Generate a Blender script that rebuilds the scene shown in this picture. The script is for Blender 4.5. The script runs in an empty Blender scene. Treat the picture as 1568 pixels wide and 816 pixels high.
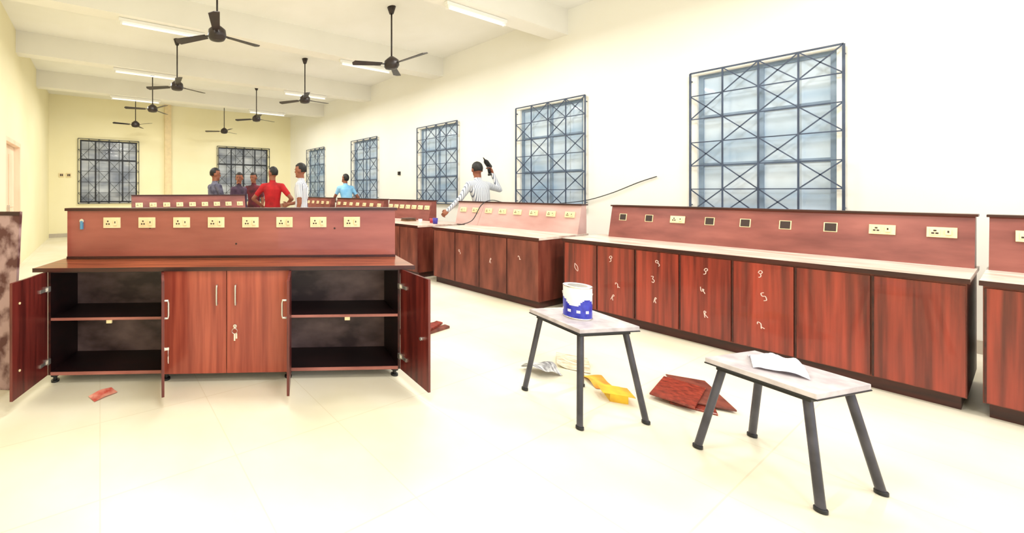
import bpy, bmesh, math, random
from mathutils import Vector, Matrix
random.seed(7)
S = 0.9            # modelling units -> metres (applied at the very end)
sc = bpy.context.scene
V = Vector

# ------------------------------------------------------------------ materials
def srgb(r, g, b):
    f = lambda c: (c/12.92 if c <= .04045 else ((c+.055)/1.055)**2.4)
    return (f(r/255), f(g/255), f(b/255), 1)

def mat(name, c1, c2=None, scale=(8, 8, 8), rough=.5, metal=0., bump=0., noise=4., lo=.35, hi=.65, coat=0., spec=.5):
    m = bpy.data.materials.new(name); m.use_nodes = True
    nt = m.node_tree; b = nt.nodes['Principled BSDF']
    b.inputs['Roughness'].default_value = rough
    b.inputs['Metallic'].default_value = metal
    b.inputs['Specular IOR Level'].default_value = spec
    b.inputs['Coat Weight'].default_value = coat
    if c2 is None: c2 = tuple(min(1, x*.88) for x in c1[:3])+(1,)
    tc = nt.nodes.new('ShaderNodeTexCoord'); mp = nt.nodes.new('ShaderNodeMapping')
    mp.inputs['Scale'].default_value = scale
    nz = nt.nodes.new('ShaderNodeTexNoise'); nz.inputs['Scale'].default_value = 1.; nz.inputs['Detail'].default_value = noise
    cr = nt.nodes.new('ShaderNodeValToRGB')
    cr.color_ramp.elements[0].position = lo; cr.color_ramp.elements[0].color = c1
    cr.color_ramp.elements[1].position = hi; cr.color_ramp.elements[1].color = c2
    L = nt.links.new
    L(tc.outputs['Object'], mp.inputs['Vector']); L(mp.outputs['Vector'], nz.inputs['Vector'])
    L(nz.outputs['Fac'], cr.inputs['Fac']); L(cr.outputs['Color'], b.inputs['Base Color'])
    if bump:
        bp = nt.nodes.new('ShaderNodeBump'); bp.inputs['Strength'].default_value = bump; bp.inputs['Distance'].default_value = .02
        L(nz.outputs['Fac'], bp.inputs['Height']); L(bp.outputs['Normal'], b.inputs['Normal'])
    return m

def stripes(name, c1, c2, freq, axis='X', rough=.8):
    m = bpy.data.materials.new(name); m.use_nodes = True
    nt = m.node_tree; b = nt.nodes['Principled BSDF']; b.inputs['Roughness'].default_value = rough
    tc = nt.nodes.new('ShaderNodeTexCoord'); w = nt.nodes.new('ShaderNodeTexWave')
    w.bands_direction = axis; w.inputs['Scale'].default_value = freq
    w.inputs['Distortion'].default_value = .6
    cr = nt.nodes.new('ShaderNodeValToRGB')
    cr.color_ramp.elements[0].position = .15; cr.color_ramp.elements[0].color = c2
    cr.color_ramp.elements[1].position = .45; cr.color_ramp.elements[1].color = c1
    L = nt.links.new
    L(tc.outputs['Object'], w.inputs['Vector']); L(w.outputs['Fac'], cr.inputs['Fac']); L(cr.outputs['Color'], b.inputs['Base Color'])
    return m

wall_w = mat('paint_white', (.93, .92, .85, 1), (.91, .895, .81, 1), (1.2, 1.2, 1.2), .75)
wall_y = mat('paint_cream', (.93, .87, .60, 1), (.90, .83, .54, 1), (.8, .8, .8), .75)
ceil_m = mat('paint_ceiling', (.93, .925, .88, 1), (.88, .875, .81, 1), (1, 1, 1), .8)
beam_m = mat('paint_beam', (.88, .86, .78, 1), (.84, .82, .74, 1), (1, 1, 1), .8)
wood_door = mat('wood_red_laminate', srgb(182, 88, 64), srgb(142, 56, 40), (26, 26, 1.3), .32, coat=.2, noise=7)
wood_panel = mat('wood_panel_laminate', srgb(168, 92, 78), srgb(132, 60, 50), (1.5, 18, 9), .28, coat=.3, lo=.25, hi=.75)
wood_top = mat('wood_counter', srgb(162, 86, 54), srgb(102, 46, 26), (2.0, 26, 20), .28, coat=.3)
wood_cap = mat('wood_edge_dark', srgb(70, 24, 18), srgb(42, 12, 10), (3, 20, 20), .35)
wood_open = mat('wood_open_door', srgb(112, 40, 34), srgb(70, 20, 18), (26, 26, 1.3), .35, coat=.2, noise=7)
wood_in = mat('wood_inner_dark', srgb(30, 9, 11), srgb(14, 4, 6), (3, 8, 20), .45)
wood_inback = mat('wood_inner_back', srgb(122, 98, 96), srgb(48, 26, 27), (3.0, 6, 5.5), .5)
wood_shelf = mat('wood_shelf_edge', srgb(174, 108, 96), srgb(140, 80, 70), (3, 20, 20), .35)
row_door = mat('wood_row_door', srgb(164, 62, 44), srgb(86, 26, 18), (30, 30, 1.0), .30, coat=.25, noise=6, lo=.3, hi=.7)
row_dusty = mat('wood_row_dusty', srgb(136, 70, 54), srgb(84, 32, 24), (12, 12, 2.2), .42, noise=9, lo=.3, hi=.7)
row_panel = mat('wood_row_panel', srgb(154, 86, 76), srgb(106, 46, 40), (3, 4, 9), .35, noise=6, lo=.25, hi=.75)
row_panel2 = mat('wood_row_panel_dusty_glare', srgb(210, 176, 170), srgb(180, 134, 126), (2, 3, 5), .4, noise=7, lo=.25, hi=.75)  # pale pink tone: dust, plus whitish glare painted into the base colour
row_top = mat('wood_row_top', srgb(236, 222, 210), srgb(206, 176, 160), (3, 9, 9), .3, noise=6)
board_m = mat('board_speckled', srgb(170, 140, 138), srgb(84, 44, 42), (9, 9, 7), .6, noise=9, lo=.42, hi=.58)
ivory = mat('plastic_ivory', srgb(240, 222, 178), srgb(228, 206, 160), rough=.4)
slot = mat('socket_slot_dark', srgb(50, 32, 26), rough=.6)
chrome = mat('metal_chrome', srgb(222, 218, 212), rough=.25, metal=.85)
blackm = mat('metal_black', srgb(28, 28, 32), srgb(16, 16, 18), rough=.45)
legm = mat('metal_leg_grey', srgb(74, 72, 82), srgb(50, 48, 56), rough=.4)
gril = mat('grille_steel', srgb(66, 80, 104), srgb(50, 62, 84), rough=.5)
grild = mat('grille_dark', srgb(30, 34, 42), rough=.5)
frame_b = mat('frame_grey_blue', srgb(140, 160, 182), srgb(112, 132, 154), (4, 4, 4), .5)
glass_b = mat('pane_blue_grey', srgb(150, 178, 206), srgb(216, 230, 242), (1.0, 1.0, 3.0), .2, noise=2, coat=.5, lo=.3, hi=.7)
glass_d = mat('pane_grey', srgb(116, 124, 138), srgb(200, 206, 212), (1.2, 1.2, 2.6), .2, noise=2, coat=.5, lo=.36, hi=.66)
brownfan = mat('fan_brown', srgb(50, 38, 36), srgb(34, 26, 24), rough=.4)
lamwhite = mat('laminate_grey_white', srgb(206, 198, 200), srgb(176, 166, 170), (14, 14, 14), .35)
skin_m = mat('skin', srgb(150, 92, 66), srgb(132, 76, 54), (9, 9, 9), .55)
hair_m = mat('hair_black', srgb(22, 18, 18), srgb(10, 8, 8), (40, 40, 8), .55, bump=.5)
eyew = mat('eye_white', srgb(206, 196, 188), rough=.4)
lips = mat('lips', srgb(120, 60, 52), rough=.5)
chalk = mat('chalk', srgb(236, 206, 196), rough=.9)

# floor: cream terrazzo with soiling and tile joints
floor_m = bpy.data.materials.new('floor_cream'); floor_m.use_nodes = True
nt = floor_m.node_tree; b = nt.nodes['Principled BSDF']; b.inputs['Roughness'].default_value = .35
tc = nt.nodes.new('ShaderNodeTexCoord')
nz = nt.nodes.new('ShaderNodeTexNoise'); nz.inputs['Scale'].default_value = .9; nz.inputs['Detail'].default_value = 9
cr = nt.nodes.new('ShaderNodeValToRGB')
cr.color_ramp.elements[0].position = .36; cr.color_ramp.elements[0].color = (.76, .70, .53, 1)
cr.color_ramp.elements[1].position = .60; cr.color_ramp.elements[1].color = (.84, .80, .68, 1)
br = nt.nodes.new('ShaderNodeTexBrick'); br.offset = 0; br.inputs['Scale'].default_value = 1.0
br.inputs['Brick Width'].default_value = .6; br.inputs['Row Height'].default_value = .6
br.inputs['Mortar Size'].default_value = .003
br.inputs['Color1'].default_value = (1, 1, 1, 1); br.inputs['Color2'].default_value = (.985, .98, .97, 1); br.inputs['Mortar'].default_value = (.90, .87, .82, 1)
mx = nt.nodes.new('ShaderNodeMix'); mx.data_type = 'RGBA'; mx.blend_type = 'MULTIPLY'; mx.inputs['Factor'].default_value = 1
L = nt.links.new
L(tc.outputs['Object'], nz.inputs['Vector']); L(tc.outputs['Object'], br.inputs['Vector'])
L(nz.outputs['Fac'], cr.inputs['Fac']); L(cr.outputs['Color'], mx.inputs['A']); L(br.outputs['Color'], mx.inputs['B'])
L(mx.outputs['Result'], b.inputs['Base Color'])

# ------------------------------------------------------------------ mesh builder
class M:
    def __init__(s): s.bm = bmesh.new(); s.mats = []
    def mi(s, m):
        if m not in s.mats: s.mats.append(m)
        return s.mats.index(m)
    def add(s, vs, fs, m, smooth=False, mx=None):
        bv = [s.bm.verts.new((mx @ V(v)) if mx else V(v)) for v in vs]
        i = s.mi(m)
        for f in fs:
            try:
                fc = s.bm.faces.new([bv[k] for k in f]); fc.material_index = i; fc.smooth = smooth
            except ValueError: pass
    def box(s, x0, x1, y0, y1, z0, z1, m, mx=None):
        vs = [(x, y, z) for z in (z0, z1) for y in (y0, y1) for x in (x0, x1)]
        s.add(vs, [(0, 2, 3, 1), (4, 5, 7, 6), (0, 1, 5, 4), (2, 6, 7, 3), (0, 4, 6, 2), (1, 3, 7, 5)], m, False, mx)
    def prism(s, prof, x0, x1, m, mx=None):      # prof = [(y,z)...]
        n = len(prof)
        vs = [(x0, y, z) for y, z in prof]+[(x1, y, z) for y, z in prof]
        fs = [tuple(range(n))[::-1], tuple(range(n, 2*n))]+[(i, (i+1) % n, (i+1) % n+n, i+n) for i in range(n)]
        s.add(vs, fs, m, False, mx)
    def tube(s, pts, radii, m, n=10, cap=True, flat=1., up=None, mx=None, smooth=True):
        pts = [V(p) for p in pts]
        if not hasattr(radii, '__len__'): radii = [radii]*len(pts)
        vs = []; prev = None
        for i, p in enumerate(pts):
            a = pts[max(i-1, 0)]; c = pts[min(i+1, len(pts)-1)]
            t = (c-a).normalized()
            if prev is None:
                r = V(up) if up else (V((0, 0, 1)) if abs(t.z) < .9 else V((1, 0, 0)))
            else: r = prev
            u = (r-t*r.dot(t)).normalized(); prev = u; w = t.cross(u)
            for k in range(n):
                an = 2*math.pi*(k+.5)/n
                vs.append(p+u*math.cos(an)*radii[i]*flat+w*math.sin(an)*radii[i])
        fs = []
        for i in range(len(pts)-1):
            for k in range(n):
                fs.append((i*n+k, i*n+(k+1) % n, (i+1)*n+(k+1) % n, (i+1)*n+k))
        s.add(vs, fs, m, smooth, mx)
        if cap:
            s.add(vs[:n], [tuple(range(n))[::-1]], m, False, mx)
            s.add(vs[-n:], [tuple(range(n))], m, False, mx)
    def cyl(s, x, y, z0, z1, r, m, r2=None, n=24, mx=None):
        s.tube([(x, y, z0), (x, y, z1)], [r, r if r2 is None else r2], m, n, mx=mx)
    def ell(s, c, r, m, mx=None, n=14):
        vs = []; fs = []
        for i in range(n+1):
            th = math.pi*i/n
            for k in range(2*n):
                ph = math.pi*k/n
                vs.append((c[0]+r[0]*math.sin(th)*math.cos(ph), c[1]+r[1]*math.sin(th)*math.sin(ph), c[2]+r[2]*math.cos(th)))
        for i in range(n):
            for k in range(2*n):
                fs.append((i*2*n+k, i*2*n+(k+1) % (2*n), (i+1)*2*n+(k+1) % (2*n), (i+1)*2*n+k))
        s.add(vs, fs, m, True, mx)
    def obj(s, name, loc=(0, 0, 0), rot=0., parent=None, bevel=0., weld=True):
        if weld: bmesh.ops.remove_doubles(s.bm, verts=s.bm.verts, dist=1e-5)
        bmesh.ops.recalc_face_normals(s.bm, faces=s.bm.faces)
        me = bpy.data.meshes.new(name); s.bm.to_mesh(me); s.bm.free()
        for m in s.mats: me.materials.append(m)
        o = bpy.data.objects.new(name, me); sc.collection.objects.link(o)
        o.location = loc; o.rotation_euler[2] = rot
        if parent: o.parent = parent
        if bevel:
            md = o.modifiers.new('bevel', 'BEVEL'); md.width = bevel; md.segments = 2; md.limit_method = 'ANGLE'
        return o

# ------------------------------------------------------------------ room shell
XW, XL, YB, YF, H = 7.0, -1.42, 14.0, -3.0, 4.5
def wall(name, x0, x1, openings, m, loc, rot, t=.22):
    w = M(); x = x0
    for a, b_, z0, z1 in sorted(openings):
        w.box(x, a, 0, t, 0, H, m)
        if z0 > 0: w.box(a, b_, 0, t, 0, z0, m)
        w.box(a, b_, 0, t, z1, H, m)
        x = b_
    w.box(x, x1, 0, t, 0, H, m)
    return w.obj(name, loc, rot, weld=False)

f = M(); f.box(XL-.22, XW+.22, YF, YB+.22, -.1, 0, floor_m); f.obj('floor')
c = M(); c.box(XL-.22, XW+.22, YF, YB+.22, H, H+.15, ceil_m)
c.obj('ceiling')
for i, yb in enumerate((-1.4, 1.1, 3.7, 6.3, 8.9, 11.5)):
    c = M(); c.box(XL, XW, yb-.13, yb+.13, H-.42, H, beam_m); c.obj('ceiling_beam' if i == 0 else 'ceiling_beam.%03d' % i)

# right wall: local x -> world -Y, local y -> world +X
rw = [(1.49, 1.06), (3.86, 1.04), (6.33, 1.08), (9.05, 1.14), (11.89, 1.16)]
ZS, ZT = 1.20, 2.97
ops = [(-(y+w/2), -(y-w/2), ZS, ZT) for y, w in rw]
wall('wall_right', -YB, -YF, ops, wall_w, (XW, 0, 0), -math.pi/2)
bw = [(-.58, 1.13), (3.96, 5.99)]
wall('wall_back', XL, XW, [(a, b_, 1.08, 3.12) for a, b_ in bw], wall_y, (0, YB, 0), 0)
# left wall: local x -> world +Y, local y -> world -X
wall('wall_left', YF, YB, [(7.9, 9.3, 0, 2.4)], wall_y, (XL, 0, 0), math.pi/2)

p = M(); p.box(2.02, 2.24, YB-.12, YB, 0, H, mat('paint_pilaster', (.86, .70, .42, 1), rough=.7)); p.obj('trim_1')
skm = mat('skirting_grey', srgb(196, 186, 170), rough=.5)
s_ = M(); s_.box(XW-.02, XW, YF, YB, 0, .12, skm); s_.obj('baseboard_right')
s_ = M(); s_.box(XL, XW-.02, YB-.02, YB, 0, .12, skm); s_.obj('baseboard_back')

def window(name, x0, x1, z0, z1, loc, rot, glass, cols, rows, sash_mat, gcols=4, over=.05, gm=None):
    gm = gm or gril
    w = M(); t = .045
    y0, y1 = .05, .10
    w.box(x0, x0+t, y0, y1, z0, z1, sash_mat); w.box(x1-t, x1, y0, y1, z0, z1, sash_mat)
    w.box(x0+t, x1-t, y0, y1, z0, z0+t, sash_mat); w.box(x0+t, x1-t, y0, y1, z1-t, z1, sash_mat)
    W = x1-x0-2*t; Hh = z1-z0-2*t
    for i in range(1, cols):
        x = x0+t+W*i/cols; w.box(x-.022, x+.022, y0+.002, y1-.002, z0+t, z1-t, sash_mat)
    for r in rows:
        z = z0+t+Hh*r; w.box(x0+t, x1-t, y0+.004, y1-.004, z-.02, z+.02, sash_mat)
    w.box(x0+t*.5, x1-t*.5, y0+.02, y0+.03, z0+t*.5, z1-t*.5, glass)
    # sill
    w.box(x0-.05, x1+.05, -.035, .05, z0-.04, z0, wall_w)
    # grille on the room face
    gx0, gx1, gz0, gz1 = x0-over, x1+over, z0-over*.5, z1+over*.6
    g = -.055; rr = .0095
    def bar(a, b_, r=rr): w.tube([(a[0], g, a[1]), (b_[0], g, b_[1])], r, gm, 4, smooth=False)
    bar((gx0, gz0), (gx1, gz0), .013); bar((gx0, gz1), (gx1, gz1), .013)
    for i in range(gcols+1):
        x = gx0+(gx1-gx0)*i/gcols; bar((x, gz0), (x, gz1), .013 if i in (0, gcols) else rr)
    nr = 6; zz = [gz0+(gz1-gz0)*k/nr for k in range(nr+1)]
    for k in range(1, nr): bar((gx0, zz[k]), (gx1, zz[k]), .009)
    for k in range(nr):
        for i in range(gcols):
            if (i+k) % 2 == 0 or i in (1, 2) and k in (0, nr-1): 
                xa = gx0+(gx1-gx0)*i/gcols; xb = gx0+(gx1-gx0)*(i+1)/gcols
                bar((xa, zz[k]), (xb, zz[k+1]), .008); bar((xb, zz[k]), (xa, zz[k+1]), .008)
    for x in (gx0, gx1):
        for z in (gz0+.1, gz1-.1): w.tube([(x, g, z), (x, 0, z)], .01, gm, 4, smooth=False)
    return w.obj(name, loc, rot)

n = 1
for y, w_ in rw:
    window('window_%d' % n, -(y+w_/2), -(y-w_/2), ZS, ZT, (XW, 0, 0), -math.pi/2, glass_b, 2, [.33, .7], frame_b); n += 1
for a, b_ in bw:
    window('window_%d' % n, a, b_, 1.08, 3.12, (0, YB, 0), 0, glass_d, 4, [.7], grild, 6, gm=grild); n += 1

# left door with frame, slightly recessed leaf
dm = mat('door_cream', srgb(250, 226, 200), srgb(238, 208, 180), (3, 3, 1), .5)
d = M()
d.box(7.9, 7.98, .0, .2, 0, 2.4, dm); d.box(9.22, 9.3, .0, .2, 0, 2.4, dm); d.box(7.98, 9.22, .0, .2, 2.32, 2.4, dm)
for a in (7.98, 8.6):
    d.box(a+.005, a+.615, .1, .14, .02, 2.31, dm)
    for z0, z1 in ((.2, 1.0), (1.15, 2.15)):
        d.box(a+.1, a+.52, .088, .1, z0, z1, dm)
d.box(8.52, 8.545, .05, .09, 1.05, 1.2, chrome)
d.obj('door_1', (XL, 0, 0), math.pi/2, bevel=.004)

sb = M()
for x in (-1.15, -.95):
    sb.box(x, x+.13, YB-.03, YB, 1.9, 2.03, ivory)
    sb.box(x+.03, x+.06, YB-.04, YB-.03, 1.93, 2.0, slot); sb.box(x+.075, x+.105, YB-.04, YB-.03, 1.93, 2.0, slot)
sb.obj('wall_switch_plate')
sb = M(); sb.box(XW-.03, XW, 7.55, 7.63, 1.88, 1.97, blackm); sb.box(XW-.04, XW-.03, 7.57, 7.61, 1.90, 1.95, slot); sb.obj('wall_switch_box')

# ------------------------------------------------------------------ ceiling fans
def fan(i, x, y, rot):
    o = M(); zh = 3.55
    o.cyl(x*0, 0, .84-.0, .95, .035, brownfan, .07)      # canopy
    o.cyl(0, 0, .1, .9, .013, brownfan)
    o.tube([(0, 0, .13), (0, 0, .10), (0, 0, .06), (0, 0, -.02), (0, 0, -.06), (0, 0, -.075)], [.03, .07, .115, .125, .10, .04], brownfan, 28)
    for k in range(3):
        mx = Matrix.Rotation(rot+k*2*math.pi/3, 4, 'Z')
        o.box(.10, .2, -.018, .018, .0, .012, brownfan, mx)
        bl = mx @ Matrix.Rotation(math.radians(11), 4, 'X')
        vs = [(.17, -.05, 0), (.64, -.072, 0), (.67, 0, 0), (.64, .065, 0), (.17, .045, 0)]
        vs2 = [(a, b_, .008) for a, b_, _ in vs]
        o.add(vs+vs2, [(4, 3, 2, 1, 0), (5, 6, 7, 8, 9)]+[(j, (j+1) % 5, (j+1) % 5+5, j+5) for j in range(5)], brownfan, False, bl)
    o.obj('ceiling_fan' if i == 0 else 'ceiling_fan.%03d' % i, (x, y, zh))
for i, (x, y, r) in enumerate([(1.38, 7.85, .4), (4.2, 7.65, .1), (1.2, 10.3, .9), (4.05, 10.3, .3), (1.0, 12.95, 1.2), (3.88, 12.95, .6), (4.3, 4.85, .7), (1.4, 5.0, .2)]):
    fan(i, x, y, r)

# tube lights hung below the beams
tube_e = bpy.data.materials.new('tube_glow'); tube_e.use_nodes = True
tb = tube_e.node_tree.nodes['Principled BSDF']; tb.inputs['Emission Color'].default_value = (1, .98, .93, 1); tb.inputs['Emission Strength'].default_value = 1.0
k = 0
for y in (-1.4, 1.1, 3.7, 6.3, 8.9, 11.5):
    for x in (.9, 4.9):
        t = M(); t.box(-.65, .65, -.025, .025, -.0, .05, ceil_m); t.tube([(-.6, 0, -.03), (.6, 0, -.03)], .014, tube_e, 12)
        t.box(-.63, -.6, -.02, .02, -.05, 0, ceil_m); t.box(.6, .63, -.02, .02, -.05, 0, ceil_m)
        o = t.obj('tube_light' if k == 0 else 'tube_light.%03d' % k, (x, y, H-.475)); k += 1
        ld = bpy.data.lights.new('lamp', 'AREA'); ld.shape = 'RECTANGLE'; ld.size = 1.1; ld.size_y = .03; ld.energy = 40; ld.color = (1, .985, .94)
        lo = bpy.data.objects.new('lamp', ld); sc.collection.objects.link(lo); lo.parent = o; lo.location = (0, 0, -.06)

# ------------------------------------------------------------------ main lab bench (foreground)
def socket(o, x, z, y, mx=None, w=.14, h=.088):
    o.box(x-w/2, x+w/2, y-.014, y, z-h/2, z+h/2, ivory, mx)
    o.box(x-w*.38, x-w*.05, y-.018, y-.014, z-h*.3, z+h*.3, ivory, mx)
    for dx, dz in ((-.22, .14), (-.29, -.12), (-.15, -.12)):
        o.box(x+w*dx-.006, x+w*dx+.006, y-.0195, y-.018, z+h*dz-.006, z+h*dz+.006, slot, mx)
    o.box(x+w*.12, x+w*.32, y-.024, y-.014, z-h*.25, z+h*.25, ivory, mx)
    o.box(x+w*.19, x+w*.25, y-.0255, y-.024, z-.004, z+.012, slot, mx)

WB = 2.86
o = M()
o.box(0, WB, 0, .47, .853, .88, wood_top)
o.box(-.002, WB+.002, -.004, 0, .851, .882, wood_cap)
xs = (.085, .94, 1.90, 2.76)
for x in xs:
    xx = x if x == xs[0] else (x-.018 if x == xs[3] else x-.009)
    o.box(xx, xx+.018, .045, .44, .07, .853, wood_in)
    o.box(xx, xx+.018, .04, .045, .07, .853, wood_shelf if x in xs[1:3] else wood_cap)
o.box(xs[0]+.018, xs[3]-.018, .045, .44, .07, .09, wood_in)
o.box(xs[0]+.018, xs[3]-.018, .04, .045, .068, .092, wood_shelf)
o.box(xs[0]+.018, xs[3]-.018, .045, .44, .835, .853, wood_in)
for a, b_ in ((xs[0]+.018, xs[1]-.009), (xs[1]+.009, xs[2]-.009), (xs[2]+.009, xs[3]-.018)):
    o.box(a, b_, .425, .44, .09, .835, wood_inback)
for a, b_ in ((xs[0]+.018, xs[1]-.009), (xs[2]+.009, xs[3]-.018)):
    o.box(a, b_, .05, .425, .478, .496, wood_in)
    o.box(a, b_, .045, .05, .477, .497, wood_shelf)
    xm = (a+b_)/2+.02
    o.box(xm-.02, xm+.02, .035, .05, .455, .478, ivory)
# closed centre doors
o.box(xs[1]+.002, 1.418, .02, .038, .072, .848, wood_door)
o.box(1.423, xs[2]-.002, .02, .038, .072, .848, wood_door)
def handle(o, x, z0, z1, y, mx=None):
    o.tube([(x, y, z0), (x, y-.032, z0), (x, y-.036, z0+.02), (x, y-.036, z1-.02), (x, y-.032, z1), (x, y, z1)], .008, chrome, 8, mx=mx)
handle(o, 1.35, .60, .74, .02); handle(o, 1.49, .60, .74, .02)
def lock(o, x, z, y, mx=None):
    o.tube([(x, y, z), (x, y-.012, z)], .014, chrome, 14, mx=mx)
    o.box(x-.003, x+.003, y-.04, y-.012, z-.009, z+.009, chrome, mx)
    ring = [(x+.02*math.sin(a), y-.034, z-.028+.02*math.cos(a)) for a in [i*math.pi/8 for i in range(17)]]
    o.tube(ring, .0022, chrome, 6, mx=mx)
    o.box(x-.006, x+.006, y-.037, y-.033, z-.1, z-.046, chrome, mx)
    o.box(x+.008, x+.02, y-.035, y-.031, z-.085, z-.045, chrome, mx)
lock(o, 1.485, .43, .02)
# open doors
def opendoor(o, hx, dirv, side, w=.365):
    ang = math.atan2(dirv[1], dirv[0])
    mx = Matrix.Translation((hx, .035, 0)) @ Matrix.Rotation(ang, 4, 'Z')
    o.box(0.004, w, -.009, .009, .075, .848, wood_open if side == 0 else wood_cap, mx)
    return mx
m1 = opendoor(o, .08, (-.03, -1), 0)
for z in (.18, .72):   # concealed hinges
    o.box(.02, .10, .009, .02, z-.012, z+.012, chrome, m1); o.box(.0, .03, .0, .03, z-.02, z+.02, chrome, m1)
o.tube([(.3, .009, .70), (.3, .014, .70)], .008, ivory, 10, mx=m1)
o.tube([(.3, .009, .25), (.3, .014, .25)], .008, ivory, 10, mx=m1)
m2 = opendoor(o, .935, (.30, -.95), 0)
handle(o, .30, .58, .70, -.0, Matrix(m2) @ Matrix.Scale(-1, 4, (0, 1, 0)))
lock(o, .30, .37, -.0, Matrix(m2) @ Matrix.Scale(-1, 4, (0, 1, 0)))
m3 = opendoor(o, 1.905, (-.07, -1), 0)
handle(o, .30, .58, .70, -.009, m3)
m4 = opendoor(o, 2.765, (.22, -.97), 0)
for z in (.18, .72):
    o.box(.02, .10, -.02, -.009, z-.012, z+.012, chrome, m4); o.box(.0, .03, -.03, .0, z-.02, z+.02, chrome, m4)
o.tube([(.3, -.009, .42), (.3, -.03, .42)], .012, chrome, 10, mx=m4)
# feet
for x in (.11, .95, 1.89, 2.73):
    for y in (.09, .38):
        o.cyl(x, y, .045, .07, .03, blackm); o.cyl(x, y, .012, .05, .014, blackm); o.cyl(x, y, 0, .014, .028, blackm)
# upstand / socket panel
o.box(.03, WB-.03, .40, .418, .88, 1.285, wood_panel)
o.box(.03, WB-.03, .418, .47, .88, 1.285, wood_cap)
o.box(.015, WB-.015, .385, .485, 1.285, 1.308, wood_cap)
o.box(.03, WB-.03, .388, .40, .88, .90, wood_cap)
for i in range(8): socket(o, .405+.292*i, 1.185, .40)
o.tube([(.155, .40, 1.20), (.155, .385, 1.20)], .018, chrome, 12)
o.box(.145, .165, .38, .40, 1.13, 1.2, mat('tag_blue', srgb(90, 150, 190)))
for x, z in ((.72, 1.14), (1.45, 1.0), (2.3, 1.13)): o.tube([(x, .40, z), (x, .396, z)], .008, slot, 10)
o.obj('lab_workbench', (-.442, 3.372, 0), math.radians(-24.9), bevel=.0025)

# ------------------------------------------------------------------ bench rows
def rowbench(name, L_, loc, rot, ndoors, dep=.95, zc=.88, zt=1.26, p0=0, p1=None, doorm=row_door, sock=0, holes=(), marks=(), panelm=None):
    o = M(); p1 = L_ if p1 is None else p1
    panelm = panelm or row_panel
    o.box(.02, L_-.02, .06, dep-.03, 0, .09, wood_cap)
    o.box(0, L_, .03, dep, .09, zc-.03, row_dusty)
    o.box(-.01, L_+.01, 0, dep+.01, zc-.03, zc, row_top)
    o.box(-.012, L_+.012, -.004, 0, zc-.034, zc-.002, wood_cap)
    dw = L_/ndoors
    for i in range(ndoors):
        o.box(i*dw+.004, (i+1)*dw-.004, .012, .03, .1, zc-.05, doorm)
        o.box(i*dw+.004, i*dw+.012, .009, .012, .1, zc-.05, wood_cap)
    yb, yt = dep-.24, dep-.14
    o.prism([(yb, zc), (dep-.02, zc), (dep-.02, zt), (yt, zt)], p0, p1, panelm)
    o.box(p0-.01, p1+.01, yt-.02, dep, zt, zt+.018, wood_cap)
    sl = math.atan2(yt-yb, zt-zc)
    mxp = Matrix.Translation((0, yb, zc)) @ Matrix.Rotation(-sl, 4, 'X')
    zz = (zt-zc)*.68
    for i in range(sock):
        x = p0+(p1-p0)*(i+.5)/sock; 
        if i in holes:
            o.box(x-.030, x+.030, -.006, .0, zz-.036, zz+.036, slot, mxp)
            o.box(x-.036, x+.036, -.004, .0, zz-.042, zz+.042, ivory, mxp)
        else: socket(o, x, zz, 0, mxp, .12, .08)
    glyph = {'A': [(-.5, -1), (0, 1), (.5, -.9)], '2': [(-.5, .5), (0, 1), (.5, .4), (-.3, -.8), (.1, -.5), (.6, -1)],
             '3': [(-.4, .9), (.4, .8), (0, .1), (.5, -.4), (0, -1), (-.5, -.7)], '4': [(.1, 1), (-.5, -.1), (.5, 0), (.2, .3), (.1, -1)],
             '5': [(.5, 1), (-.3, .9), (-.3, .2), (.4, .1), (.3, -.8), (-.5, -.9)], '0': [(0, 1), (-.5, 0), (0, -1), (.5, 0), (0, 1)],
             'R': [(-.4, -1), (-.3, .9), (.3, .7), (-.2, .1), (.6, -1)],
             'n': [(-.6, .2), (-.5, .8), (0, 1), (.4, .6), (.0, .1), (-.4, .2), (.2, -.1), (.3, -.7), (-.2, -1)]}
    for j, (ch, x, z, s_) in enumerate(marks):
        s_ *= .9; ta = [.35, -.2, .5, -.35, .15][j % 5]; ca, sa = math.cos(ta), math.sin(ta)
        g = cat([((a*ca*.7-b_*sa)*s_*.7, 0, (a*sa*.7+b_*ca)*s_*.75) for a, b_ in glyph[ch]], 5)
        o.tube([(x+q.x, .0105, z+q.z) for q in g], .0032, chalk, 5)
    return o.obj(name, loc, rot, bevel=.003)

def cat(pts, n=6):
    P = [V(p) for p in pts]; P = [P[0]]+P+[P[-1]]; out = []
    for i in range(1, len(P)-2):
        for k in range(n):
            t = k/n; a, b_, c_, d_ = P[i-1:i+3]
            out.append(.5*((2*b_)+(c_-a)*t+(2*a-5*b_+4*c_-d_)*t*t+(3*b_-a-3*c_+d_)*t**3))
    return out+[P[-2]]

R = -math.pi/2
rowbench('lab_bench', 2.42, (5.03, 2.62, 0), R, 7, p0=.16, doorm=row_door, sock=9, holes=(0, 1, 3, 4, 5, 6),
         marks=[('0', .14, .55, .07), ('n', .48, .70, .05), ('2', .54, .42, .045), ('R', .50, .28, .045), ('3', .84, .55, .05), ('n', .88, .72, .045), ('R', .86, .34, .04), ('4', 1.20, .52, .05), ('n', 1.22, .70, .045), ('R', 1.22, .3, .045), ('5', 1.57, .55, .05), ('n', 1.55, .74, .045), ('2', 1.55, .3, .045)])
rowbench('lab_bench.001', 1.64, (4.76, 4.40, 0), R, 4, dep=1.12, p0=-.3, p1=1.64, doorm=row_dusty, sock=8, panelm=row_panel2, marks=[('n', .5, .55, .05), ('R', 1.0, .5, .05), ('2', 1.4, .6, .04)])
rowbench('lab_bench.002', 1.72, (4.70, 6.40, 0), R, 4, dep=1.15, p0=-.1, p1=1.1, doorm=row_dusty, sock=7)
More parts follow.
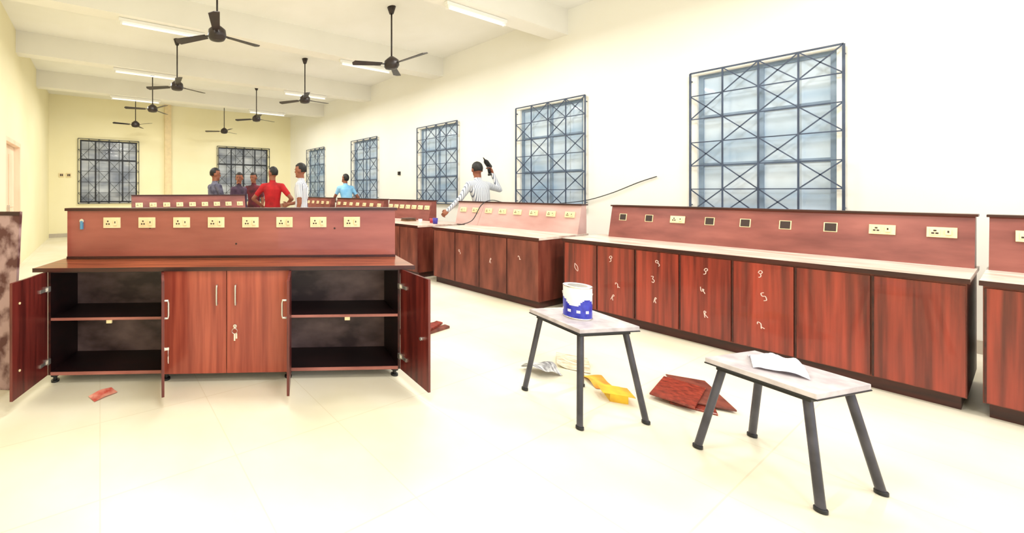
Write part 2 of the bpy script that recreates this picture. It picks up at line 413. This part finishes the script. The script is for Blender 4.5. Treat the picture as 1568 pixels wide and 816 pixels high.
rowbench('lab_bench.003', 1.9, (4.72, 8.60, 0), R, 4, dep=1.15, doorm=row_door, sock=7)
rowbench('lab_bench.004', 1.9, (4.72, 10.8, 0), R, 4, dep=1.15, doorm=row_door, sock=7)
rowbench('lab_bench.005', 2.4, (5.03, .15, 0), R, 6, doorm=row_door, sock=8, holes=(1, 4))
rowbench('lab_bench.006', 2.1, (.5, 6.5, 0), 0, 4, dep=.9, zt=1.37, doorm=row_door, sock=9)

# clutter on the row counters
def cup(name, x, y, z, r, h, m, i=0):
    o = M(); o.tube([(0, 0, 0), (0, 0, h*.05), (0, 0, h), (0, 0, h*.98)], [r*.8, r*.85, r, r*.8], m, 18); o.obj(name, (x, y, z+.001))
cup('glue_jar', 5.25, 4.80, .88, .045, .1, mat('jar_blue', srgb(60, 50, 150)))
cup('glue_jar.001', 5.35, 4.97, .88, .04, .08, mat('jar_red', srgb(170, 50, 60)))
cup('glue_jar.002', 5.15, 5.05, .88, .035, .07, mat('jar_white', srgb(235, 232, 225)))
o = M()
for i in range(5):
    a = random.uniform(-.4, .4); o.box(-.12, .12, -.08, .08, i*.012, i*.012+.01, mat('sheet_brown%d' % i, srgb(150-12*i, 110-8*i, 70)), Matrix.Rotation(a, 4, 'Z'))
o.obj('sandpaper_stack', (5.3, 5.5, .881))

# cable hanging on the right wall
pts = [(XW-.02, 2.42, 1.66), (XW-.03, 2.62, 1.58), (XW-.04, 2.95, 1.42), (XW-.05, 3.3, 1.3), (XW-.1, 3.7, 1.24), (6.6, 4.0, 1.18), (6.1, 4.1, 1.26), (5.84, 4.15, 1.30), (5.66, 4.2, 1.22), (5.5, 4.25, .97), (5.3, 4.35, .892)]
o = M(); o.tube(cat(pts), .007, blackm, 6); o.obj('power_cable')

# ------------------------------------------------------------------ stools
def stool(name, loc, rot, h=.6, w=.43):
    o = M(); e = w/2
    o.box(-e, e, -e, e, h-.028, h, lamwhite)
    o.box(-e-.003, e+.003, -e-.003, e+.003, h-.034, h-.026, blackm)
    o.box(-e+.03, e-.03, -e+.03, e-.03, h-.06, h-.034, blackm)
    for sx in (-1, 1):
        for sy in (-1, 1):
            o.tube([(sx*(e-.05), sy*(e-.05), h-.04), (sx*(e+.02), sy*(e+.02), .012)], .0165, legm, 12)
            o.cyl(sx*(e+.02), sy*(e+.02), 0, .02, .021, blackm)
    return o.obj(name, loc, rot, bevel=.003)
stool('stool', (2.90, 1.40, 0), math.radians(-20), w=.42)
stool('stool.001', (3.17, .60, 0), math.radians(-14), h=.52, w=.40)

# paint tin
o = M(); tinw = mat('tin_white', srgb(240, 240, 245), rough=.3); tinb = mat('tin_blue', srgb(36, 40, 160), srgb(60, 70, 190), (30, 30, 30), .3)
N_, K_ = 48, 24; r, h = .080, .215
for i in range(K_):
    for k in range(N_):
        a0, a1 = 2*math.pi*k/N_, 2*math.pi*(k+1)/N_; z0, z1 = h*i/K_, h*(i+1)/K_
        am = (a0+a1)/2; zm = (z0+z1)/2/h
        lim = .52+.12*math.sin(am*3+1)
        blue = (zm < lim and zm > .05) and not (.22 < zm < .30 and math.sin(am*9) > .2)
        o.add([(r*math.cos(a0), r*math.sin(a0), z0), (r*math.cos(a1), r*math.sin(a1), z0), (r*math.cos(a1), r*math.sin(a1), z1), (r*math.cos(a0), r*math.sin(a0), z1)], [(0, 1, 2, 3)], tinb if blue else tinw, True)
for z in (0.005, h-.004):
    o.tube([(0, 0, z-.005), (0, 0, z), (0, 0, z+.005)], [r, r+.004, r], chrome, 40, cap=False)
o.tube([(0, 0, 0), (0, 0, .001)], [r, r], chrome, 40); o.tube([(0, 0, h-.012), (0, 0, h-.008)], [r-.001, r-.001], tinw, 40)
o.tube([(0, 0, h-.008), (0, 0, h-.001)], [r*.72, r*.7], chrome, 32)
o.tube([(r*1.03*math.cos(a), r*1.03*math.sin(a), h*.78+.08*math.sin(a)) for a in [math.pi+i*math.pi/16 for i in range(17)]], .002, chrome, 6)
o.obj('paint_can', (2.88, 1.41, .60), math.radians(120))

# crumpled cloth on second stool
o = M(); nn = 22; vs = []; fs = []
clothm = mat('cloth_white', srgb(238, 236, 240), srgb(200, 200, 214), (20, 20, 20), .8)
from mathutils import noise as mn
for i in range(nn):
    for k in range(nn):
        x = (i/(nn-1)-.5)*.22; y = (k/(nn-1)-.5)*.18; rr = (x/.11)**2+(y/.09)**2
        vs.append((x, y, .003+max(0, 1-rr*.5)*max(.0, .04+.05*mn.noise(V((x*22, y*22, 3))))))
for i in range(nn-1):
    for k in range(nn-1): fs.append((i*nn+k, (i+1)*nn+k, (i+1)*nn+k+1, i*nn+k+1))
o.add(vs, fs, clothm, True); c_ = o.obj('cleaning_cloth', (3.19, .62, .52), .3)

# ------------------------------------------------------------------ floor clutter
o = M()
for i, (a, dx, dy, L_) in enumerate([(.1, 0, 0, .46), (.3, .08, -.05, .44), (-.15, -.06, .05, .42)]):
    o.box(-L_/2, L_/2, -.11, .11, i*.014, i*.014+.012, row_dusty if i % 2 else row_door, Matrix.Translation((dx, dy, 0)) @ Matrix.Rotation(a, 4, 'Z'))
o.obj('wood_offcut_pile', (3.72, 1.12, 0), .3, bevel=.002)
o = M()
for i, (a, dx) in enumerate([(.0, 0), (.12, .05), (-.1, .02)]):
    o.box(-.32, .32, -.03+.07*i, .03+.07*i, 0, .025, row_dusty, Matrix.Rotation(a, 4, 'Z'))
o.box(-.28, .3, -.02, .05, .026, .048, row_door, Matrix.Rotation(.2, 4, 'Z'))
o.obj('wooden_batten_pile', (2.98, 2.82, 0), .1, bevel=.002)
paper = mat('newsprint', srgb(226, 216, 196), srgb(170, 150, 120), (60, 14, 60), .9)
def sheet(name, loc, rot, w, h, m, amp=.03, seed=0):
    o = M(); nn = 14; vs = []; fs = []
    for i in range(nn):
        for k in range(nn):
            x = (i/(nn-1)-.5)*w; y = (k/(nn-1)-.5)*h
            vs.append((x, y, .004+amp*max(0, mn.noise(V((x*7+seed, y*7, seed*1.7)))+.25)))
    for i in range(nn-1):
        for k in range(nn-1): fs.append((i*nn+k, (i+1)*nn+k, (i+1)*nn+k+1, i*nn+k+1))
    o.add(vs, fs, m, True); return o.obj(name, loc, rot)
sheet('newspaper', (3.56, 1.78, 0), .5, .34, .22, paper, .05, 2)
sheet('newspaper.001', (3.15, 1.80, 0), -.3, .24, .16, mat('newsprint_white', srgb(226, 226, 226), srgb(110, 108, 112), (40, 9, 40), .9), .08, 5)
sheet('cardboard_sheet', (3.36, 1.50, .0), .9, .2, .14, mat('cardboard_yellow', srgb(240, 190, 70), srgb(214, 130, 40), (9, 9, 9), .8), .04, 4)
sheet('red_rag', (.02, 3.02, 0), .4, .16, .10, mat('cloth_red', srgb(206, 70, 56), srgb(240, 170, 150), (12, 12, 12), .9), .03, 3)
# small yellow carton by the stool
o = M(); cy = mat('carton_yellow', srgb(244, 206, 50), srgb(214, 140, 36), (6, 6, 6), .6)
o.box(-.07, .07, -.05, .05, 0, .055, cy); o.box(-.07, .07, .05, .09, .052, .055, cy); o.box(-.07, .07, -.09, -.05, .050, .053, cy)
o.obj('cardboard_carton', (3.22, 1.34, 0), .7)
# leaning board at the far left, propped on its own struts
o = M(); tl = Matrix.Rotation(math.radians(-4), 4, 'X')
o.box(-.62, .0, -.012, .012, .0, 1.30, board_m, tl); o.box(-.62, 0, -.02, -.012, 1.27, 1.30, wood_cap, tl)
o.prism([(.012, .0), (.34, .0), (.06, .8)], -.2, -.18, wood_cap); o.prism([(.012, .0), (.34, .0), (.06, .8)], -.5, -.48, wood_cap)
o.obj('wooden_board', (-.575, 3.41, 0), math.radians(-30), bevel=.002)

# ------------------------------------------------------------------ people
def evalmesh(me_obj):
    dg = bpy.context.evaluated_depsgraph_get(); dg.update()
    return bpy.data.meshes.new_from_object(me_obj.evaluated_get(dg))

def person(name, X, Y, az, shirt, pants, ht=1.7, spine=(0, 0), elb=None, wri=None, sleeve='short', head=(0, 0), legs=None, curl=.5, holding=None):
    k = ht/1.7
    root = bpy.data.objects.new(name, None); sc.collection.objects.link(root)
    root.location = (X, Y, 0); root.rotation_euler[2] = -math.radians(az)
    G = 1/S*k
    P = V((0, 0, .93)); N = V((spine[0], spine[1], 1.44-.35*(spine[0]**2+spine[1]**2)))
    spd = (N-P).normalized()
    mid = P.lerp(N, .5)+V((0, -.012, 0))
    sh = {s_: N+spd*(-.055)+V((s_*.178, 0, -.01)) for s_ in (-1, 1)}
    elb = elb or {}; wri = wri or {}
    EL = {s_: V(elb.get(s_, (sh[s_].x+s_*.05, sh[s_].y-.02, sh[s_].z-.29))) for s_ in (-1, 1)}
    WR = {s_: V(wri.get(s_, (EL[s_].x+s_*.01, EL[s_].y+.06, EL[s_].z-.25))) for s_ in (-1, 1)}
    HP = {s_: V((s_*.088, 0, .90)) for s_ in (-1, 1)}
    KN = {s_: V((s_*.10, .025, .49)) for s_ in (-1, 1)}
    AN = {s_: V((s_*.115, -.02, .075)) for s_ in (-1, 1)}
    TO = {s_: V((s_*.14, .14, .035)) for s_ in (-1, 1)}
    bones = []
    m = M(); dm_ = skin_m
    def cap(a, b_, ra, rb, tag, mid_=None):
        m.tube([a, b_], [ra, rb], dm_, 14)
        m.ell(a, (ra,)*3, dm_, n=8); m.ell(b_, (rb,)*3, dm_, n=8)
        bones.append((a, b_, ra, rb, tag))
    # torso loft
    st = [(-.16, .10, .085), (-.04, .158, .112), (.1, .160, .112), (.32, .143, .100), (.55, .158, .112), (.78, .180, .115), (.90, .160, .095), (1.0, .085, .068), (1.06, .055, .055)]
    vs = []; fs = []; n_ = 24
    for t, rx, ry in st:
        c0 = P.lerp(N, t) if t < 0 or t > 1 else (P*(1-t)**2+mid*2*t*(1-t)+N*t*t)
        fwd = V((0, 1, 0)); fwd = (fwd-spd*fwd.dot(spd)).normalized(); rt = V((1, 0, 0)); rt = (rt-spd*rt.dot(spd)).normalized()
        for q in range(n_):
            an = 2*math.pi*q/n_; vs.append(c0+rt*rx*math.cos(an)+fwd*ry*math.sin(an))
    for i in range(len(st)-1):
        for q in range(n_): fs.append((i*n_+q, i*n_+(q+1) % n_, (i+1)*n_+(q+1) % n_, (i+1)*n_+q))
    fs.append(tuple(range(n_))[::-1]); fs.append(tuple(range((len(st)-1)*n_, len(st)*n_)))
    m.add(vs, fs, dm_, True)
    bones.append((P-spd*.02, N-spd*.06, .14, .13, 'shirt'))
    for s_ in (-1, 1):
        sl = 'shirt' if sleeve == 'long' else 'skin'
        cap(N-spd*.06+V((s_*.05, 0, 0)), sh[s_], .075, .066, 'shirt')
        half = sh[s_].lerp(EL[s_], .6)
        cap(sh[s_], half, .062, .052 if sleeve != 'none' else .044, 'shirt')
        cap(half, EL[s_], .048 if sleeve == 'long' else .042, .044 if sleeve == 'long' else .039, sl)
        cap(EL[s_], WR[s_], .042 if sleeve == 'long' else .037, .034 if sleeve == 'long' else .026, sl)
        cap(HP[s_], KN[s_], .098, .066, 'pants'); cap(KN[s_], AN[s_], .064, .048, 'pants')
        cap(AN[s_]+V((0, -.03, -.03)), TO[s_], .042, .033, 'shoe')
    # head
    hy, hp = math.radians(head[0]), math.radians(head[1])
    hc = N+V((0, .015, .185))+spd*.0
    HM = Matrix.Translation(hc) @ Matrix.Rotation(-hy, 4, 'Z') @ Matrix.Rotation(-hp, 4, 'X')
    cap(N-spd*.02, hc+V((0, -.01, -.06)), .057, .054, 'skin')
    m.ell((0, -.008, .02), (.076, .096, .098), dm_, HM); m.ell((0, .028, -.052), (.054, .058, .066), dm_, HM)
    m.ell((0, .088, -.018), (.013, .02, .024), dm_, HM, 8); m.ell((0, .075, -.098), (.024, .02, .018), dm_, HM, 8)
    for s_ in (-1, 1): m.ell((s_*.078, -.005, -.012), (.012, .02, .032), dm_, HM, 8)
    bones.append((hc+V((0, 0, -.05)), hc+V((0, 0, .06)), .07, .09, 'skin'))
    bmo = m.obj(name+'_body')
    md = bmo.modifiers.new('r', 'REMESH'); md.mode = 'VOXEL'; md.voxel_size = .0105; md.use_smooth_shade = True
    md = bmo.modifiers.new('sm', 'SMOOTH'); md.factor = .5; md.iterations = 5
    me = evalmesh(bmo); old = bmo.data; bmo.modifiers.clear(); bmo.data = me; bpy.data.meshes.remove(old)
    me.materials.clear()
    shoe = mat('shoe_dark', srgb(50, 40, 36), rough=.6)
    ml = {'skin': 0, 'shirt': 1, 'pants': 2, 'shoe': 3}
    for q in (skin_m, shirt, pants, shoe): me.materials.append(q)
    for pl in me.polygons:
        c0 = pl.center; best = 9; tg = 'skin'
        for a, b_, ra, rb, tag in bones:
            ab = b_-a; t = max(0, min(1, (c0-a).dot(ab)/ab.length_squared)); dd = (c0-(a+ab*t)).length-(ra+(rb-ra)*t)
            if dd < best: best = dd; tg = tag
        if tg in ('shirt', 'pants') and abs(c0.x) < .19 and c0.z < 1.2 and (c0-P).length < .32:
            tg = 'shirt' if c0.z > .86 else 'pants'
        pl.material_index = ml[tg]; pl.use_smooth = True
    bmo.parent = root
    # hair, face details
    hm = M(); vs = []; fs = []; a_, b2 = 22, 32
    for i in range(a_+1):
        th = math.pi*i/a_
        for q in range(b2):
            ph = 2*math.pi*q/b2
            d_ = V((math.sin(th)*math.cos(ph), math.sin(th)*math.sin(ph), math.cos(th)))
            face = (d_.y > .15 and d_.z < .50) or d_.z < -.62 or (d_.y > -.25 and d_.z < -.05)
            f_ = .82 if face else 1.09+.03*mn.noise(d_*6)
            vs.append(V((d_.x*.076*f_, -.010+d_.y*.096*f_, .022+d_.z*.100*f_)))
    for i in range(a_):
        for q in range(b2): fs.append((i*b2+q, i*b2+(q+1) % b2, (i+1)*b2+(q+1) % b2, (i+1)*b2+q))
    hm.add(vs, fs, hair_m, True, HM)
    for s_ in (-1, 1):
        hm.ell((s_*.030, .0755, .004), (.012, .008, .0048), eyew, HM, 8); hm.ell((s_*.030, .0815, .004), (.0055, .003, .0048), blackm, HM, 8)
        hm.tube([(s_*.014, .086, .022), (s_*.03, .086, .026), (s_*.046, .077, .020)], .004, hair_m, 6, mx=HM)
    hm.ell((0, .082, -.062), (.022, .008, .007), lips, HM, 8)
    ho = hm.obj(name+'_hair_and_face', parent=root)
    # hands
    hd = M()
    for s_ in (-1, 1):
        d_ = (WR[s_]-EL[s_]).normalized()
        inn = V((-s_, .25, 0)); nrm = (inn-d_*inn.dot(d_)).normalized()      # palm normal (toward body)
        lat = d_.cross(nrm)
        if lat.y < 0: lat = -lat                     # thumb side = forward
        W0 = WR[s_]-d_*.02
        hd.tube([W0, W0+d_*.03, W0+d_*.06, W0+d_*.10, W0+d_*.115], [.026, .032, .042, .042, .030], skin_m, 14, flat=.42, up=nrm)
        for j, (off, ln) in enumerate([(.030, .072), (.010, .082), (-.010, .076), (-.029, .060)]):
            p0 = W0+d_*.105+lat*off; pts = [p0-d_*.02, p0]; a = curl*.5; q = p0
            for seg in (.45, .30, .25):
                dirn = d_*math.cos(a)+nrm*math.sin(a); q = q+dirn*ln*seg; pts.append(q); a += curl
            hd.tube(pts, [.009, .0095, .009, .008, .0065], skin_m, 8)
            hd.ell(pts[-1], (.0065,)*3, skin_m, n=6)
        tb0 = W0+d_*.045+lat*.030
        pts = [tb0-lat*.015, tb0, tb0+(lat*.7+d_*.75)*.032, tb0+(lat*.7+d_*.75)*.032+(d_*.9+nrm*.4+lat*.15)*.03]
        hd.tube(pts, [.011, .012, .0105, .008], skin_m, 8); hd.ell(pts[-1], (.008,)*3, skin_m, n=6)
        if holding and s_ == 1:                      # cordless drill gripped in the fist
            g0 = W0+d_*.115+nrm*.030
            ax = V((-.15, .1, 1)).normalized()
            hd.tube([g0-ax*.07, g0+ax*.07], [.020, .022], blackm, 12)
            hd.tube([g0-ax*.105, g0-ax*.07], [.036, .034], blackm, 12, flat=.7)
            top = g0+ax*.09
            fw = V((-.80, -.30, .55)).normalized()
            hd.tube([top-fw*.10, top-fw*.085, top+fw*.06, top+fw*.10, top+fw*.115, top+fw*.18], [.026, .040, .038, .024, .013, .006], blackm, 14)
    hd.obj(name+'_hands', parent=root)
    for ch in root.children:
        ch.data.transform(Matrix.Scale(G, 4))
    return root

sh_strw = stripes('shirt_white_stripe', srgb(226, 228, 232), srgb(120, 128, 146), 13, 'X')
sh_strw2 = stripes('shirt_white_fine_stripe', srgb(228, 228, 234), srgb(128, 132, 150), 20, 'Y')
sh_red = mat('shirt_red', srgb(190, 22, 30), srgb(150, 10, 20), (6, 6, 6), .8)
sh_blue = mat('shirt_light_blue', srgb(150, 206, 240), srgb(120, 184, 228), (6, 6, 6), .8)
sh_purp = mat('shirt_dark_plum', srgb(84, 60, 84), srgb(52, 36, 54), (6, 6, 6), .8)
sh_mar = mat('shirt_maroon', srgb(110, 24, 40), srgb(60, 16, 28), (6, 6, 6), .8)
sh_grey = mat('shirt_grey', srgb(110, 110, 130), srgb(50, 48, 70), (9, 9, 9), .8)
pt_k = mat('trousers_dark', srgb(44, 42, 54), srgb(30, 28, 38), (6, 6, 6), .85)
pt_b = mat('trousers_khaki', srgb(130, 112, 86), srgb(104, 88, 66), (6, 6, 6), .85)

person('man_in_striped_shirt', 6.18, 4.54, 10, sh_strw, pt_k, 1.74, spine=(-.06, .06), sleeve='long',
       elb={1: (.40, .08, 1.30), -1: (-.34, .12, 1.16)}, wri={1: (.32, .14, 1.56), -1: (-.48, .24, .97)}, head=(20, 10), curl=.75, holding=True)
person('man_in_light_blue_shirt', 6.3, 8.95, 10, sh_blue, pt_b, 1.72, spine=(.0, .12), sleeve='none',
       elb={1: (.32, .02, 1.12), -1: (-.26, .2, 1.14)}, wri={1: (.20, .26, 1.08), -1: (-.16, .42, 1.06)}, head=(-20, -15), curl=.6)
person('man_in_fine_striped_shirt', 3.41, 6.36, -50, sh_strw2, pt_b, 1.74, sleeve='short', elb={1: (.24, .03, 1.1)}, wri={1: (.16, .26, 1.05)}, head=(10, 5))
person('man_in_red_shirt', 3.21, 7.25, 40, sh_red, pt_k, 1.72, sleeve='short', elb={1: (.38, -.06, 1.15), -1: (-.36, -.05, 1.15)}, wri={1: (.20, .08, .98), -1: (-.19, .08, .98)}, head=(-60, 0))
person('man_in_grey_shirt', 2.19, 8.0, 80, sh_grey, pt_k, 1.71, sleeve='short', elb={1: (.24, .06, 1.12), -1: (-.24, .06, 1.12)}, wri={1: (.14, .28, 1.16), -1: (-.1, .28, 1.1)}, head=(20, 5))
person('man_in_dark_shirt', 2.92, 8.56, 150, sh_purp, pt_k, 1.66, sleeve='long', head=(60, 5))
person('man_in_maroon_shirt', 3.58, 9.3, 230, sh_mar, pt_k, 1.70, sleeve='short', elb={1: (.28, .1, 1.14)}, wri={1: (.1, .3, 1.15)}, head=(0, 10))

# ------------------------------------------------------------------ light + camera
wd = bpy.data.worlds.new('world'); sc.world = wd; wd.use_nodes = True
bg = wd.node_tree.nodes['Background']; bg.inputs['Color'].default_value = (.97, .98, 1, 1); bg.inputs['Strength'].default_value = 1.7

cd = bpy.data.cameras.new('camera'); co = bpy.data.objects.new('camera', cd); sc.collection.objects.link(co)
co.location = (0, 0, 1.45); co.rotation_euler = (math.radians(90), 0, math.radians(-27.1))
cd.sensor_width = 36; cd.lens = 580/1568*36; cd.shift_x = (784-450)/1568; cd.shift_y = -(408-293)/1568
cd.clip_start = .02
sc.camera = co

# ------------------------------------------------------------------ units -> metres
for me in bpy.data.meshes: me.transform(Matrix.Scale(S, 4))
for ob in bpy.data.objects:
    ob.location = ob.location*S
sc.view_settings.view_transform = 'Standard'
sc.view_settings.look = 'None'
sc.view_settings.exposure = .22
